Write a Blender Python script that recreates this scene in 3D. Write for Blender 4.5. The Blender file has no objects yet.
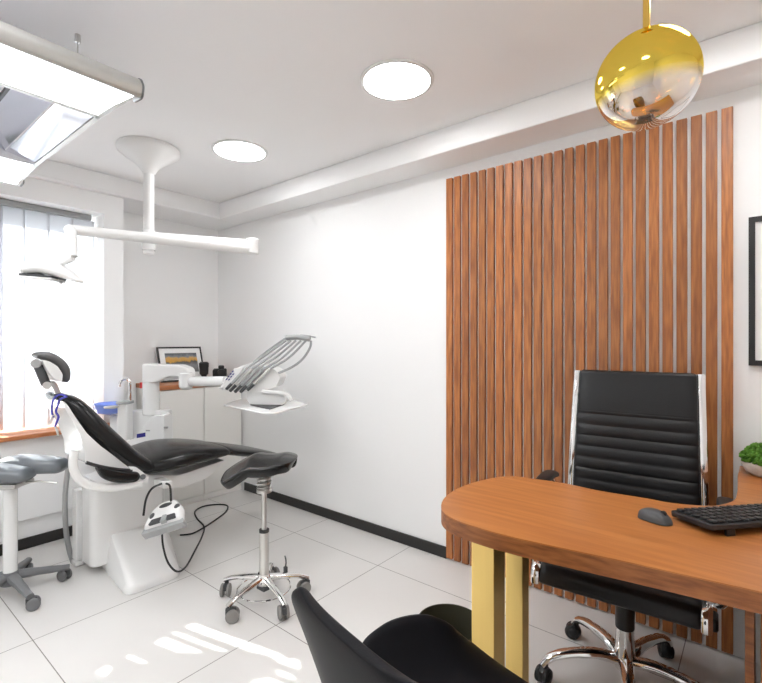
import bpy, bmesh, math, random
from mathutils import Vector, Matrix
random.seed(7)
PI = math.pi
SC = bpy.context.scene
COL = SC.collection

# ------------------------------------------------------------------ survey
# camera measured from the photograph (two vanishing points); at() turns a
# sighted pixel plus one known world coordinate / distance into a world point
CAM = Vector((3.58, -2.42, 1.30)); FP = 466.0; YAW = math.radians(39.1)
VD = Vector((-math.sin(YAW), math.cos(YAW), 0)); VR = Vector((math.cos(YAW), math.sin(YAW), 0))
def ray(px, py):
    return VD + VR * ((px - 381) / FP) + Vector((0, 0, -(py - 341) / FP))
def at(px, py, x=None, y=None, z=None, d=None):
    R = ray(px, py)
    if x is not None: t = (x - CAM.x) / R.x
    elif y is not None: t = (y - CAM.y) / R.y
    elif z is not None: t = (z - CAM.z) / R.z
    else: t = d
    return CAM + R * t
class Frame:
    """a thing's own frame: origin on the floor, turned by rz about the vertical"""
    def __init__(s, o, rz):
        s.o = Vector((o[0], o[1], 0)); s.rz = rz
        s.x = Vector((math.cos(rz), math.sin(rz), 0)); s.y = Vector((-math.sin(rz), math.cos(rz), 0))
    def loc(s, p):
        q = Vector(p) - s.o
        return Vector((q.dot(s.x), q.dot(s.y), q.z))
    def pl(s, px, py, off=0.0):           # sighted point on the frame's own vertical plane y = off
        R = ray(px, py); c = CAM - s.o
        t = (off - c.dot(s.y)) / R.dot(s.y)
        return s.loc(CAM + R * t)

# ------------------------------------------------------------------ materials
def nt(m): return m.node_tree.nodes, m.node_tree.links
def mat(name, col, rough=.5, metal=0.0, bump=0.0, bscale=60.0, var=0.0, vscale=8.0, coat=0.0, emit=None, est=0.0, spec=.5, stretch=None):
    m = bpy.data.materials.new(name); m.use_nodes = True
    n, l = nt(m); b = n['Principled BSDF']
    b.inputs['Base Color'].default_value = (*col, 1); b.inputs['Roughness'].default_value = rough
    b.inputs['Metallic'].default_value = metal; b.inputs['Coat Weight'].default_value = coat
    b.inputs['Specular IOR Level'].default_value = spec
    if emit:
        b.inputs['Emission Color'].default_value = (*emit, 1); b.inputs['Emission Strength'].default_value = est
    tc = n.new('ShaderNodeTexCoord'); src = tc.outputs['Object']
    if stretch:
        mp = n.new('ShaderNodeMapping'); mp.inputs['Scale'].default_value = stretch
        l.new(src, mp.inputs['Vector']); src = mp.outputs['Vector']
    if var:
        t = n.new('ShaderNodeTexNoise'); t.inputs['Scale'].default_value = vscale; t.inputs['Detail'].default_value = 4
        r = n.new('ShaderNodeMapRange'); r.inputs['To Min'].default_value = 1 - var; r.inputs['To Max'].default_value = 1 + var
        h = n.new('ShaderNodeHueSaturation'); h.inputs['Color'].default_value = (*col, 1)
        l.new(src, t.inputs['Vector']); l.new(t.outputs['Fac'], r.inputs['Value'])
        l.new(r.outputs['Result'], h.inputs['Value']); l.new(h.outputs['Color'], b.inputs['Base Color'])
    if bump:
        t = n.new('ShaderNodeTexNoise'); t.inputs['Scale'].default_value = bscale; t.inputs['Detail'].default_value = 3
        u = n.new('ShaderNodeBump'); u.inputs['Strength'].default_value = bump; u.inputs['Distance'].default_value = .002
        l.new(src, t.inputs['Vector']); l.new(t.outputs['Fac'], u.inputs['Height']); l.new(u.outputs['Normal'], b.inputs['Normal'])
    return m
def wood(name, dark, mid, light, axis='Z', scale=1.0, rough=.38, rand=0.0):
    m = bpy.data.materials.new(name); m.use_nodes = True
    n, l = nt(m); b = n['Principled BSDF']; b.inputs['Roughness'].default_value = rough
    tc = n.new('ShaderNodeTexCoord'); mp = n.new('ShaderNodeMapping')
    s = {'X': (1.1, 14, 14), 'Y': (14, 1.1, 14), 'Z': (14, 14, 1.1)}[axis]
    mp.inputs['Scale'].default_value = [v * scale for v in s]
    oi = n.new('ShaderNodeObjectInfo'); sh = n.new('ShaderNodeVectorMath'); sh.operation = 'SCALE'
    sh.inputs[0].default_value = (7.3, 11.1, 5.7)
    l.new(oi.outputs['Random'], sh.inputs['Scale'])
    ad = n.new('ShaderNodeVectorMath'); ad.operation = 'ADD'
    l.new(tc.outputs['Object'], ad.inputs[0]); l.new(sh.outputs['Vector'], ad.inputs[1])
    l.new(ad.outputs['Vector'], mp.inputs['Vector'])
    w = n.new('ShaderNodeTexNoise'); w.inputs['Scale'].default_value = 1.0; w.inputs['Detail'].default_value = 6; w.inputs['Distortion'].default_value = 1.6
    l.new(mp.outputs['Vector'], w.inputs['Vector'])
    # cathedral rings
    mr = n.new('ShaderNodeMath'); mr.operation = 'MULTIPLY'; mr.inputs[1].default_value = 9.0
    l.new(w.outputs['Fac'], mr.inputs[0])
    sn = n.new('ShaderNodeMath'); sn.operation = 'SINE'; l.new(mr.outputs[0], sn.inputs[0])
    # fine pores
    mp2 = n.new('ShaderNodeMapping'); mp2.inputs['Scale'].default_value = [v * scale * 7 for v in s]
    l.new(ad.outputs['Vector'], mp2.inputs['Vector'])
    f = n.new('ShaderNodeTexNoise'); f.inputs['Scale'].default_value = 1.0; f.inputs['Detail'].default_value = 3
    l.new(mp2.outputs['Vector'], f.inputs['Vector'])
    a1 = n.new('ShaderNodeMath'); a1.operation = 'MULTIPLY_ADD'; a1.inputs[1].default_value = .13; a1.inputs[2].default_value = 0
    l.new(sn.outputs[0], a1.inputs[0])
    a2 = n.new('ShaderNodeMath'); a2.operation = 'ADD'; l.new(a1.outputs[0], a2.inputs[0]); l.new(f.outputs['Fac'], a2.inputs[1])
    cr = n.new('ShaderNodeValToRGB'); e = cr.color_ramp.elements
    e[0].position = .22; e[0].color = (*dark, 1); e[1].position = .78; e[1].color = (*light, 1)
    k = e.new(.5); k.color = (*mid, 1)
    l.new(a2.outputs[0], cr.inputs['Fac'])
    h = n.new('ShaderNodeHueSaturation'); l.new(cr.outputs['Color'], h.inputs['Color'])
    r = n.new('ShaderNodeMapRange'); r.inputs['To Min'].default_value = 1 - rand; r.inputs['To Max'].default_value = 1 + rand
    l.new(oi.outputs['Random'], r.inputs['Value']); l.new(r.outputs['Result'], h.inputs['Value'])
    l.new(h.outputs['Color'], b.inputs['Base Color'])
    u = n.new('ShaderNodeBump'); u.inputs['Strength'].default_value = .12; u.inputs['Distance'].default_value = .001
    l.new(f.outputs['Fac'], u.inputs['Height']); l.new(u.outputs['Normal'], b.inputs['Normal'])
    return m

WALL = mat('wall_paint', (.88, .88, .875), .65, bump=.06, bscale=180)
CEIL = mat('ceiling_paint', (.88, .878, .875), .7, bump=.04, bscale=150)
BLACKTRIM = mat('black_skirting', (.018, .017, .016), .45)
WOODSLAT = wood('stained_oak_slat', (.25, .080, .021), (.42, .152, .042), (.53, .222, .070), 'Z', .95, .42, .2)
WOODDESK = wood('desk_veneer', (.38, .132, .033), (.46, .175, .048), (.53, .22, .068), 'X', .55, .36)
WOODEDGE = wood('desk_edge', (.20, .065, .02), (.34, .12, .036), (.42, .165, .055), 'X', 1.0, .4)
WOODTOP = wood('worktop_wood', (.38, .13, .045), (.52, .2, .075), (.6, .26, .11), 'Y', .8, .4)
WHITE = mat('white_lacquer', (.82, .82, .81), .22, coat=.3)
WHITEP = mat('white_plastic', (.78, .78, .77), .32)
CREAM = mat('cream_cabinet_lacquer', (.80, .785, .75), .35)
GREYM = mat('grey_metal', (.40, .40, .40), .35, metal=.6)
GREYP = mat('grey_plastic', (.16, .165, .17), .45)
LGREYP = mat('light_grey_plastic', (.36, .37, .37), .4)
DGREYP = mat('dark_grey_plastic', (.055, .057, .06), .45)
BLACKP = mat('black_plastic', (.012, .012, .013), .38)
BLACKR = mat('black_rubber', (.02, .02, .02), .7)
WHEELG = mat('wheel_tread_grey', (.22, .21, .20), .6)
LEATHER = mat('black_leather', (.006, .006, .007), .32, bump=.22, bscale=240, spec=.42)
LEATHERD = mat('dental_black_vinyl', (.010, .0095, .0095), .24, bump=.06, bscale=200, spec=.25)
LEATHERG = mat('charcoal_vinyl', (.085, .082, .082), .45, bump=.1, bscale=200)
STOOLGREY = mat('blue_grey_vinyl', (.15, .165, .18), .32, bump=.08, bscale=160, coat=.2)
GUEST = mat('black_guest_leather', (.008, .008, .010), .45, bump=.15, bscale=220, spec=.1)
CHROME = mat('chrome', (.82, .81, .80), .09, metal=1)
STEEL = mat('brushed_steel', (.62, .61, .59), .28, metal=1)
BRASS = mat('brushed_brass', (.86, .62, .22), .32, metal=1, var=.06, vscale=1.0, stretch=(40, 40, 1))
BRASSROD = mat('polished_brass', (.90, .60, .14), .2, metal=1)
NAVY = mat('navy_display', (.03, .03, .22), .25)
BLUEP = mat('blue_tinted_plastic', (.22, .33, .82), .15, coat=.3)
BLUECORD = mat('blue_cord', (.05, .05, .36), .5)
RED = mat('red_plastic', (.6, .03, .03), .4)
PAPER = mat('white_mat_board', (.85, .85, .84), .7)
GLOW = mat('light_diffuser', (.9, .9, .9), .5, emit=(.96, .98, 1), est=4.2)
GLOWR = mat('downlight_diffuser', (.9, .9, .9), .5, emit=(.985, .99, 1), est=13.0)
MIRROR = mat('mirror_louvre', (.75, .76, .82), .1, metal=1)
LOUVRE = mat('satin_louvre', (.74, .75, .80), .3)
ALU = mat('anodised_aluminium', (.58, .58, .56), .34, metal=.85)
BINOUT = mat('bin_beige_metal', (.36, .34, .26), .45)
BININ = mat('bin_dark_liner', (.032, .030, .015), .7)
POT = mat('speckled_concrete', (.52, .47, .42), .8, bump=.5, bscale=60, var=.35, vscale=45)
MOSS = mat('green_moss', (.07, .19, .012), .8, bump=.6, bscale=120, var=.5, vscale=60)

# floor tiles 73.5 cm, grout drawn from the room coordinates
FLOOR = bpy.data.materials.new('porcelain_tiles'); FLOOR.use_nodes = True
n, l = nt(FLOOR); b = n['Principled BSDF']
tc = n.new('ShaderNodeTexCoord'); sx = n.new('ShaderNodeSeparateXYZ'); l.new(tc.outputs['Object'], sx.inputs[0])
def line(sock, off):
    a = n.new('ShaderNodeMath'); a.operation = 'SUBTRACT'; a.inputs[1].default_value = off - 7.35; l.new(sock, a.inputs[0])
    d = n.new('ShaderNodeMath'); d.operation = 'DIVIDE'; d.inputs[1].default_value = .735; l.new(a.outputs[0], d.inputs[0])
    f = n.new('ShaderNodeMath'); f.operation = 'FRACT'; l.new(d.outputs[0], f.inputs[0])
    p = n.new('ShaderNodeMath'); p.operation = 'PINGPONG'; p.inputs[1].default_value = .5; l.new(f.outputs[0], p.inputs[0])
    c = n.new('ShaderNodeMath'); c.operation = 'LESS_THAN'; c.inputs[1].default_value = .0026; l.new(p.outputs[0], c.inputs[0])
    return c.outputs[0]
mx = n.new('ShaderNodeMath'); mx.operation = 'MAXIMUM'
l.new(line(sx.outputs['X'], 1.125), mx.inputs[0]); l.new(line(sx.outputs['Y'], -.332), mx.inputs[1])
ns = n.new('ShaderNodeTexNoise'); ns.inputs['Scale'].default_value = 3.5; ns.inputs['Detail'].default_value = 6; l.new(tc.outputs['Object'], ns.inputs['Vector'])
cr = n.new('ShaderNodeValToRGB'); cr.color_ramp.elements[0].color = (.665, .65, .63, 1); cr.color_ramp.elements[1].color = (.71, .695, .675, 1)
l.new(ns.outputs['Fac'], cr.inputs['Fac'])
mixc = n.new('ShaderNodeMix'); mixc.data_type = 'RGBA'; l.new(mx.outputs[0], mixc.inputs['Factor']); l.new(cr.outputs['Color'], mixc.inputs[6])
mixc.inputs[7].default_value = (.20, .185, .17, 1); l.new(mixc.outputs[2], b.inputs['Base Color']); b.inputs['Roughness'].default_value = .3
b.inputs['Specular IOR Level'].default_value = .4

# blinds: white fabric, part translucent
BLIND = bpy.data.materials.new('blind_fabric'); BLIND.use_nodes = True
n, l = nt(BLIND); n.remove(n['Principled BSDF'])
df = n.new('ShaderNodeBsdfDiffuse'); df.inputs['Color'].default_value = (.82, .83, .86, 1)
tr = n.new('ShaderNodeBsdfTranslucent'); tr.inputs['Color'].default_value = (.83, .84, .87, 1)
ms = n.new('ShaderNodeMixShader'); ms.inputs[0].default_value = .42
wv = n.new('ShaderNodeTexWave'); wv.inputs['Scale'].default_value = 60; tcb = n.new('ShaderNodeTexCoord'); l.new(tcb.outputs['Object'], wv.inputs['Vector'])
bu = n.new('ShaderNodeBump'); bu.inputs['Strength'].default_value = .08; bu.inputs['Distance'].default_value = .001
l.new(wv.outputs['Fac'], bu.inputs['Height']); l.new(bu.outputs['Normal'], df.inputs['Normal'])
l.new(df.outputs[0], ms.inputs[1]); l.new(tr.outputs[0], ms.inputs[2]); l.new(ms.outputs[0], n['Material Output'].inputs['Surface'])
# window pane: thin clear glass
PANE = bpy.data.materials.new('window_glass'); PANE.use_nodes = True
n, l = nt(PANE); n.remove(n['Principled BSDF'])
tr = n.new('ShaderNodeBsdfTransparent'); tr.inputs['Color'].default_value = (.96, .98, .97, 1)
gl = n.new('ShaderNodeBsdfGlossy'); gl.inputs['Roughness'].default_value = .02
fr = n.new('ShaderNodeFresnel'); fr.inputs['IOR'].default_value = 1.45
ms = n.new('ShaderNodeMixShader'); l.new(fr.outputs[0], ms.inputs[0]); l.new(tr.outputs[0], ms.inputs[1]); l.new(gl.outputs[0], ms.inputs[2]); l.new(ms.outputs[0], n['Material Output'].inputs['Surface'])
# pendant globe: gold metallised top fading into half-silvered clear bottom
GLOBE = bpy.data.materials.new('gold_to_silver_glass'); GLOBE.use_nodes = True
n, l = nt(GLOBE); n.remove(n['Principled BSDF'])
tc = n.new('ShaderNodeTexCoord'); sx = n.new('ShaderNodeSeparateXYZ'); l.new(tc.outputs['Object'], sx.inputs[0])
kx = n.new('ShaderNodeMath'); kx.operation = 'MULTIPLY_ADD'; kx.inputs[1].default_value = .13; l.new(sx.outputs['X'], kx.inputs[0]); l.new(sx.outputs['Z'], kx.inputs[2])
mr = n.new('ShaderNodeMapRange'); mr.inputs['From Min'].default_value = -.052; mr.inputs['From Max'].default_value = -.022; l.new(kx.outputs[0], mr.inputs['Value'])
gold = n.new('ShaderNodeBsdfGlossy'); gold.inputs['Color'].default_value = (.98, .74, .12, 1); gold.inputs['Roughness'].default_value = .07
silv = n.new('ShaderNodeBsdfGlossy'); silv.inputs['Color'].default_value = (.95, .95, .96, 1); silv.inputs['Roughness'].default_value = .03
trn = n.new('ShaderNodeBsdfTransparent'); trn.inputs['Color'].default_value = (.93, .93, .94, 1)
lw = n.new('ShaderNodeLayerWeight'); lw.inputs['Blend'].default_value = .45
m1 = n.new('ShaderNodeMixShader'); l.new(lw.outputs['Facing'], m1.inputs[0]); l.new(trn.outputs[0], m1.inputs[1]); l.new(silv.outputs[0], m1.inputs[2])
lo = n.new('ShaderNodeMixShader'); lo.inputs[0].default_value = .5; l.new(m1.outputs[0], lo.inputs[1]); l.new(silv.outputs[0], lo.inputs[2])
gt = n.new('ShaderNodeMixShader'); gt.inputs[0].default_value = .12
trg = n.new('ShaderNodeBsdfTransparent'); trg.inputs['Color'].default_value = (.95, .75, .25, 1)
l.new(gold.outputs[0], gt.inputs[1]); l.new(trg.outputs[0], gt.inputs[2])
fin = n.new('ShaderNodeMixShader'); l.new(mr.outputs['Result'], fin.inputs[0]); l.new(lo.outputs[0], fin.inputs[1]); l.new(gt.outputs[0], fin.inputs[2])
l.new(fin.outputs[0], n['Material Output'].inputs['Surface'])
# small framed print: grey quay under a sunset-lit row of fronts
PRINT = bpy.data.materials.new('small_photo_print'); PRINT.use_nodes = True
n, l = nt(PRINT); b = n['Principled BSDF']; tc = n.new('ShaderNodeTexCoord')
sx = n.new('ShaderNodeSeparateXYZ'); l.new(tc.outputs['Object'], sx.inputs[0])
vo = n.new('ShaderNodeTexNoise'); vo.inputs['Scale'].default_value = 26; l.new(tc.outputs['Object'], vo.inputs['Vector'])
ad = n.new('ShaderNodeMath'); ad.operation = 'MULTIPLY_ADD'; ad.inputs[1].default_value = .06; l.new(vo.outputs['Fac'], ad.inputs[0]); l.new(sx.outputs['Z'], ad.inputs[2])
cr = n.new('ShaderNodeValToRGB'); cr.color_ramp.interpolation = 'LINEAR'
mr = n.new('ShaderNodeMapRange'); mr.inputs['From Min'].default_value = .10; mr.inputs['From Max'].default_value = .27; l.new(ad.outputs[0], mr.inputs['Value']); l.new(mr.outputs['Result'], cr.inputs['Fac'])
e = cr.color_ramp.elements; e[0].color = (.12, .12, .12, 1); e[1].color = (.10, .11, .12, 1); e[1].position = 1
for p, c in ((.35, (.22, .23, .24)), (.55, (.10, .10, .09)), (.63, (.62, .33, .06)), (.78, (.60, .36, .12)), (.86, (.22, .24, .26))):
    k = e.new(p); k.color = (*c, 1)
l.new(cr.outputs['Color'], b.inputs['Base Color'])

# ------------------------------------------------------------------ mesh helpers
def cat(P, k=6):
    """Catmull-Rom through tuples of any length"""
    P = [tuple(p) for p in P]
    if len(P) < 3 or k < 2: return P
    out = []
    for i in range(len(P) - 1):
        a, b_, c, d = P[max(i - 1, 0)], P[i], P[i + 1], P[min(i + 2, len(P) - 1)]
        for j in range(k):
            t = j / k
            out.append(tuple(.5 * (2 * q + (r - p) * t + (2 * p - 5 * q + 4 * r - s) * t * t + (3 * q - p - 3 * r + s) * t ** 3) for p, q, r, s in zip(a, b_, c, d)))
    out.append(P[-1]); return out
def add_box(bm, c, s, rz=0.0, R=None):
    m = Matrix.Translation(c) @ (R if R else Matrix.Rotation(rz, 4, 'Z')) @ Matrix.Diagonal((*s, 1))
    bmesh.ops.create_cube(bm, size=1, matrix=m)
def box2(bm, a, b_):
    add_box(bm, [(p + q) / 2 for p, q in zip(a, b_)], [abs(q - p) for p, q in zip(a, b_)])
def skin(bm, rings, cap=True, closed=False):
    V = [[bm.verts.new(p) for p in r] for r in rings]; k = len(V[0])
    for i in range(len(V) - (0 if closed else 1)):
        A, B = V[i], V[(i + 1) % len(V)]
        for j in range(k): bm.faces.new((A[j], A[(j + 1) % k], B[(j + 1) % k], B[j]))
    if cap and not closed:
        bm.faces.new(V[0][::-1]); bm.faces.new(V[-1])
def add_tube(bm, P, r, k=10, smooth=0, closed=False, flat=None):
    P = [Vector(p) for p in (cat(P, smooth) if smooth else P)]
    N = len(P); rings = []; up = None
    for i, p in enumerate(P):
        t = (P[(i + 1) % N] - P[i - 1]) if closed else (P[min(i + 1, N - 1)] - P[max(i - 1, 0)])
        t.normalize()
        if up is None: up = Vector((0, 0, 1)) if abs(t.z) < .9 else Vector((1, 0, 0))
        s = t.cross(up).normalized(); up = s.cross(t).normalized()
        rr = r[min(int(i * len(r) / N), len(r) - 1)] if isinstance(r, (list, tuple)) else r
        ra, rb = (rr, rr) if not flat else (rr * flat[0], rr * flat[1])
        rings.append([p + s * ra * math.cos(2 * PI * j / k) + up * rb * math.sin(2 * PI * j / k) for j in range(k)])
    skin(bm, rings, closed=closed)
def add_cyl(bm, a, b_, r, r2=None, k=24):
    a, b_ = Vector(a), Vector(b_); t = (b_ - a).normalized()
    u = t.orthogonal().normalized(); v = t.cross(u); r2 = r if r2 is None else r2
    skin(bm, [[p + (u * math.cos(2 * PI * j / k) + v * math.sin(2 * PI * j / k)) * q for j in range(k)] for p, q in ((a, r), (b_, r2))])
def add_lathe(bm, prof, k=40, c=(0, 0, 0), cap=True):
    skin(bm, [[Vector(c) + Vector((r * math.cos(2 * PI * j / k), r * math.sin(2 * PI * j / k), z)) for j in range(k)] for r, z in prof], cap=cap)
def add_prism(bm, P, h0, h1, axis='z'):
    """polygon P in the plane square to axis, from h0 to h1"""
    f = {'z': lambda a, b_, h: (a, b_, h), 'y': lambda a, b_, h: (a, h, b_), 'x': lambda a, b_, h: (h, a, b_)}[axis]
    skin(bm, [[Vector(f(a, b_, h)) for a, b_ in P] for h in (h0, h1)])
def add_sphere(bm, c, r, s=(1, 1, 1), u=20, v=12, R=None):
    m = Matrix.Translation(c) @ (R if R else Matrix.Identity(4)) @ Matrix.Diagonal((r * s[0], r * s[1], r * s[2], 1))
    bmesh.ops.create_uvsphere(bm, u_segments=u, v_segments=v, radius=1, matrix=m)
def add_slab(bm, S, sm=5, k=28, ex=3.2, y0=0.0, ends=True, grow=None):
    """padded slab: stations (x, z, half thickness, half width) along a spine in the xz plane, rounded section"""
    S = cat(S, sm); N = len(S); rows = []
    for i, s in enumerate(S):
        a, c = S[max(i - 1, 0)], S[min(i + 1, N - 1)]
        t = Vector((c[0] - a[0], c[1] - a[1])).normalized(); rows.append((Vector((s[0], s[1])), t, s[2], s[3]))
    if ends:
        p, t, h, w = rows[0]; A = [(p - t * h * q, t, h * g, w - h * (1 - gw)) for q, g, gw in ((.9, .25, .35), (.72, .6, .65), (.4, .88, .9))]
        p, t, h, w = rows[-1]; B = [(p + t * h * q, t, h * g, w - h * (1 - gw)) for q, g, gw in ((.4, .88, .9), (.72, .6, .65), (.9, .25, .35))]
        rows = A + rows + B
    rings = []
    for p, t, h, w in rows:
        nx, nz = -t.y, t.x; ring = []
        for j in range(k):
            a = 2 * PI * j / k; c, s = math.cos(a), math.sin(a)
            cy = math.copysign(abs(c) ** (2 / ex), c) * w; cz = math.copysign(abs(s) ** (2 / 2.4), s) * h
            ring.append(Vector((p.x + nx * cz, y0 + cy, p.y + nz * cz)))
        rings.append(ring)
    skin(bm, rings)
def add_grid(bm, nu, nv, f):
    V = [[bm.verts.new(f(i / nu, j / nv)) for j in range(nv + 1)] for i in range(nu + 1)]
    for i in range(nu):
        for j in range(nv): bm.faces.new((V[i][j], V[i + 1][j], V[i + 1][j + 1], V[i][j + 1]))
def rounded(P, r, k=6):
    """round every corner of a polygon"""
    out = []; N = len(P)
    for i in range(N):
        p, a, c = Vector(P[i]), Vector(P[i - 1]), Vector(P[(i + 1) % N])
        u, v = (a - p), (c - p); rr = min(r, u.length * .45, v.length * .45)
        A, C = p + u.normalized() * rr, p + v.normalized() * rr
        for j in range(k + 1):
            t = j / k; q = A * (1 - t) ** 2 + p * 2 * t * (1 - t) + C * t * t; out.append((q.x, q.y))
    return out
def obj(name, bm, m, parent=None, bevel=0.0, seg=2, smooth=True, solid=0.0, sub=0, ang=35, off=0.0):
    bmesh.ops.recalc_face_normals(bm, faces=bm.faces[:])
    me = bpy.data.meshes.new(name); bm.to_mesh(me); bm.free()
    me.materials.append(m)
    o = bpy.data.objects.new(name, me); COL.objects.link(o)
    if smooth:
        for p in me.polygons: p.use_smooth = True
    if solid:
        s = o.modifiers.new('thick', 'SOLIDIFY'); s.thickness = solid; s.offset = off
    if bevel:
        b_ = o.modifiers.new('bevel', 'BEVEL'); b_.width = bevel; b_.segments = seg; b_.limit_method = 'ANGLE'; b_.angle_limit = math.radians(ang)
    if sub:
        s = o.modifiers.new('sub', 'SUBSURF'); s.levels = sub; s.render_levels = sub
    if smooth and not sub:
        bpy.context.view_layer.objects.active = o
        try:
            me.set_sharp_from_angle(angle=math.radians(ang))
        except Exception: pass
    if parent: o.parent = parent
    return o
def tag(o, label, catg, group=None):
    o['label'] = label; o['category'] = catg
    if group: o['group'] = group
    return o
def thing(name, label, catg, loc=(0, 0, 0), rz=0.0, group=None):
    o = bpy.data.objects.new(name, None); COL.objects.link(o); o.empty_display_size = .1
    o.location = loc; o.rotation_euler = (0, 0, rz)
    return tag(o, label, catg, group)
def B(): return bmesh.new()
def part(name, fn, m, parent, label=None, **k):
    bm = B(); fn(bm); o = obj(name, bm, m, parent, **k)
    if label: o['label'] = label
    return o
def struct(name, bm, m, parent=None, **k):
    o = obj(name, bm, m, parent, smooth=False, **k)
    if not parent: o['kind'] = 'structure'
    return o

# ------------------------------------------------------------------ the room
XR, YF, ZC, ZS = 4.5, -3.6, 2.47, 2.335
bm = B(); box2(bm, (-.5, YF - .12, -.1), (XR + .12, .12, 0)); struct('floor', bm, FLOOR)
bm = B(); box2(bm, (-.5, YF - .12, ZC), (XR + .12, .12, ZC + .1)); struct('ceiling', bm, CEIL)
bm = B(); box2(bm, (-.5, 0, 0), (XR + .12, .12, ZC)); struct('wall_back', bm, WALL)
bm = B(); box2(bm, (XR, YF, 0), (XR + .12, 0, ZC)); struct('wall_right', bm, WALL)
bm = B(); box2(bm, (-.5, YF - .12, 0), (XR + .12, YF, ZC)); struct('wall_front', bm, WALL)
WY0, WY1, WZ0, WZ1 = -2.55, -1.105, .70, 2.20
bm = B()
box2(bm, (-.35, YF, 0), (0, -.975, WZ0)); box2(bm, (-.35, YF, WZ1), (0, -.975, ZC))
box2(bm, (-.35, YF, WZ0), (0, WY0, WZ1)); box2(bm, (-.35, WY1, WZ0), (0, -.975, WZ1))
box2(bm, (-.5, -.975, 0), (-.35, 0, ZC)); box2(bm, (-.35, -.975, ZS), (0, 0, ZC))
struct('wall_left', bm, WALL)
bm = B(); box2(bm, (0, -.225, ZS), (XR, 0, ZC)); struct('trim_1', bm, CEIL, bevel=.006)           # boxed soffit over the slat wall
bm = B(); box2(bm, (0, YF, ZS), (.037, -.225, ZC)); box2(bm, (0, YF, ZS), (.047, -.225, ZS + .022)); struct('trim_2', bm, CEIL, bevel=.006)
bm = B(); box2(bm, (0, YF, .18), (.018, -1.0, .69)); struct('trim_3', bm, WALL, bevel=.006)        # low panel under the window
bm = B(); box2(bm, (0, YF, 0), (.013, -.975, .068)); struct('baseboard_left', bm, BLACKTRIM, bevel=.003)
bm = B(); box2(bm, (.08, -.013, 0), (2.125, 0, .068)); struct('baseboard_back', bm, BLACKTRIM, bevel=.003)
# window 1
bm = B()
for a, c in (((WY0, WZ0), (WY0 + .06, WZ1)), ((WY1 - .06, WZ0), (WY1, WZ1)), ((WY0, WZ0), (WY1, WZ0 + .06)), ((WY0, WZ1 - .06), (WY1, WZ1)), ((-2.44, WZ0), (-2.38, WZ1))):
    box2(bm, (-.34, a[0], a[1]), (-.28, c[0], c[1]))
win = struct('window_1', bm, WHITE, bevel=.004)
bm = B(); box2(bm, (-.315, WY0 + .05, WZ0 + .05), (-.309, WY1 - .05, WZ1 - .05)); struct('pane', bm, PANE, win)
bm = B(); box2(bm, (-.28, WY0, WZ0), (.0, WY1, WZ0 + .026)); box2(bm, (0, WY0 - .1, WZ0), (.085, -1.04, WZ0 + .026)); struct('window_sill', bm, WOODTOP, win, bevel=.004)

bm = B(); box2(bm, (-.345, WY0 + .01, 1.24), (-.341, -1.735, WZ1 - .01)); struct('added_sun_block', bm, ALU, win)  # unseen plate added behind the blind to cut the sun stripes short
# vertical blinds
bl = thing('vertical_blind', 'white vertical blind hanging in the window behind the dental chair', 'blind', (-.14, -1.8, WZ0 + .026))
def hr(bm):
    box2(bm, (-.03, -.72, 1.435), (.03, .655, 1.472)); box2(bm, (.03, -.72, 1.44), (.036, .655, 1.446))
part('headrail', hr, LGREYP, bl, bevel=.003, smooth=False)
def vane(y, w, th, z0=.012):
    bm = B(); s, c = math.sin(th) * w / 2, math.cos(th) * w / 2
    bow = .004
    P = []
    for i in range(7):
        u = i / 6 * 2 - 1
        P.append((s * u + math.cos(th) * bow * (1 - u * u), y + c * u - math.sin(th) * bow * (1 - u * u)))
    rows = [[(x, yy, z) for x, yy in P] for z in (z0, .5, 1.0, 1.436)]
    V = [[bm.verts.new(p) for p in r] for r in rows]
    for i in range(3):
        for j in range(6): bm.faces.new((V[i][j], V[i][j + 1], V[i + 1][j + 1], V[i + 1][j]))
    return obj('slat', bm, BLIND, bl, solid=.0012)
for k in range(4):                                   # closed vanes, right half
    vane(1.8 - 1.128 - .065 - .136 * k, .150, math.radians(4))
# flat vanes, unseen left half: gaps shaped to throw the sun stripes
SUN = Vector((1, .24, -.492))
gaps = [(-1.80, .06), (-1.687, .062), (-1.586, .018), (-1.535, .055), (-1.455, .058), (-1.388, .018), (-1.318, .05)]
sh = .24 * (1.545 + .14)
edges = []
for y, w in gaps: w *= .75; edges.append((y - sh - w / 2 + 1.8, y - sh + w / 2 + 1.8))
lo = edges[0][0]
seg = [(-.735, -.59), (-.60, -.45), (-.46, -.31), (-.32, edges[0][0])] + [(edges[i][1], edges[i + 1][0]) for i in range(6)] + [(edges[-1][1], .16)]
for a, c in seg:
    vane((a + c) / 2, c - a, 0)

# ------------------------------------------------------------------ slat panel
sp = thing('wooden_slat_panel', 'tall stained oak slat panel fixed to the white wall behind the desk', 'wall panel', (2.13, 0, .012))
SLP = (3.495 - 2.13 - .039) / 25
for i in range(26):
    o = part('slat', lambda bm: box2(bm, (-.0195, -.021, 0), (.0195, 0, 2.256)), WOODSLAT, sp, bevel=.0015, smooth=False)
    o.location = (.0195 + SLP * i, -.0005, 0)

# ------------------------------------------------------------------ ceiling lights
def downlight(x, y, label):
    t = thing('ceiling_light', label, 'ceiling light', (x, y, ZC), 0, 'round recessed ceiling lights')
    part('trim_ring', lambda bm: add_lathe(bm, [(.148, 0), (.165, -.001), (.165, -.006), (.148, -.009)], 48, cap=False), WHITE, t)
    part('diffuser', lambda bm: add_lathe(bm, [(.001, -.0075), (.15, -.0065), (.15, -.001), (.001, -.001)], 48), GLOWR, t)
    return t
downlight(2.318, -.754, 'round recessed ceiling light nearer the slat panel and the gold pendant')
downlight(1.109, -.749, 'round recessed ceiling light nearer the window, beside the white lamp ceiling cone')

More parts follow.
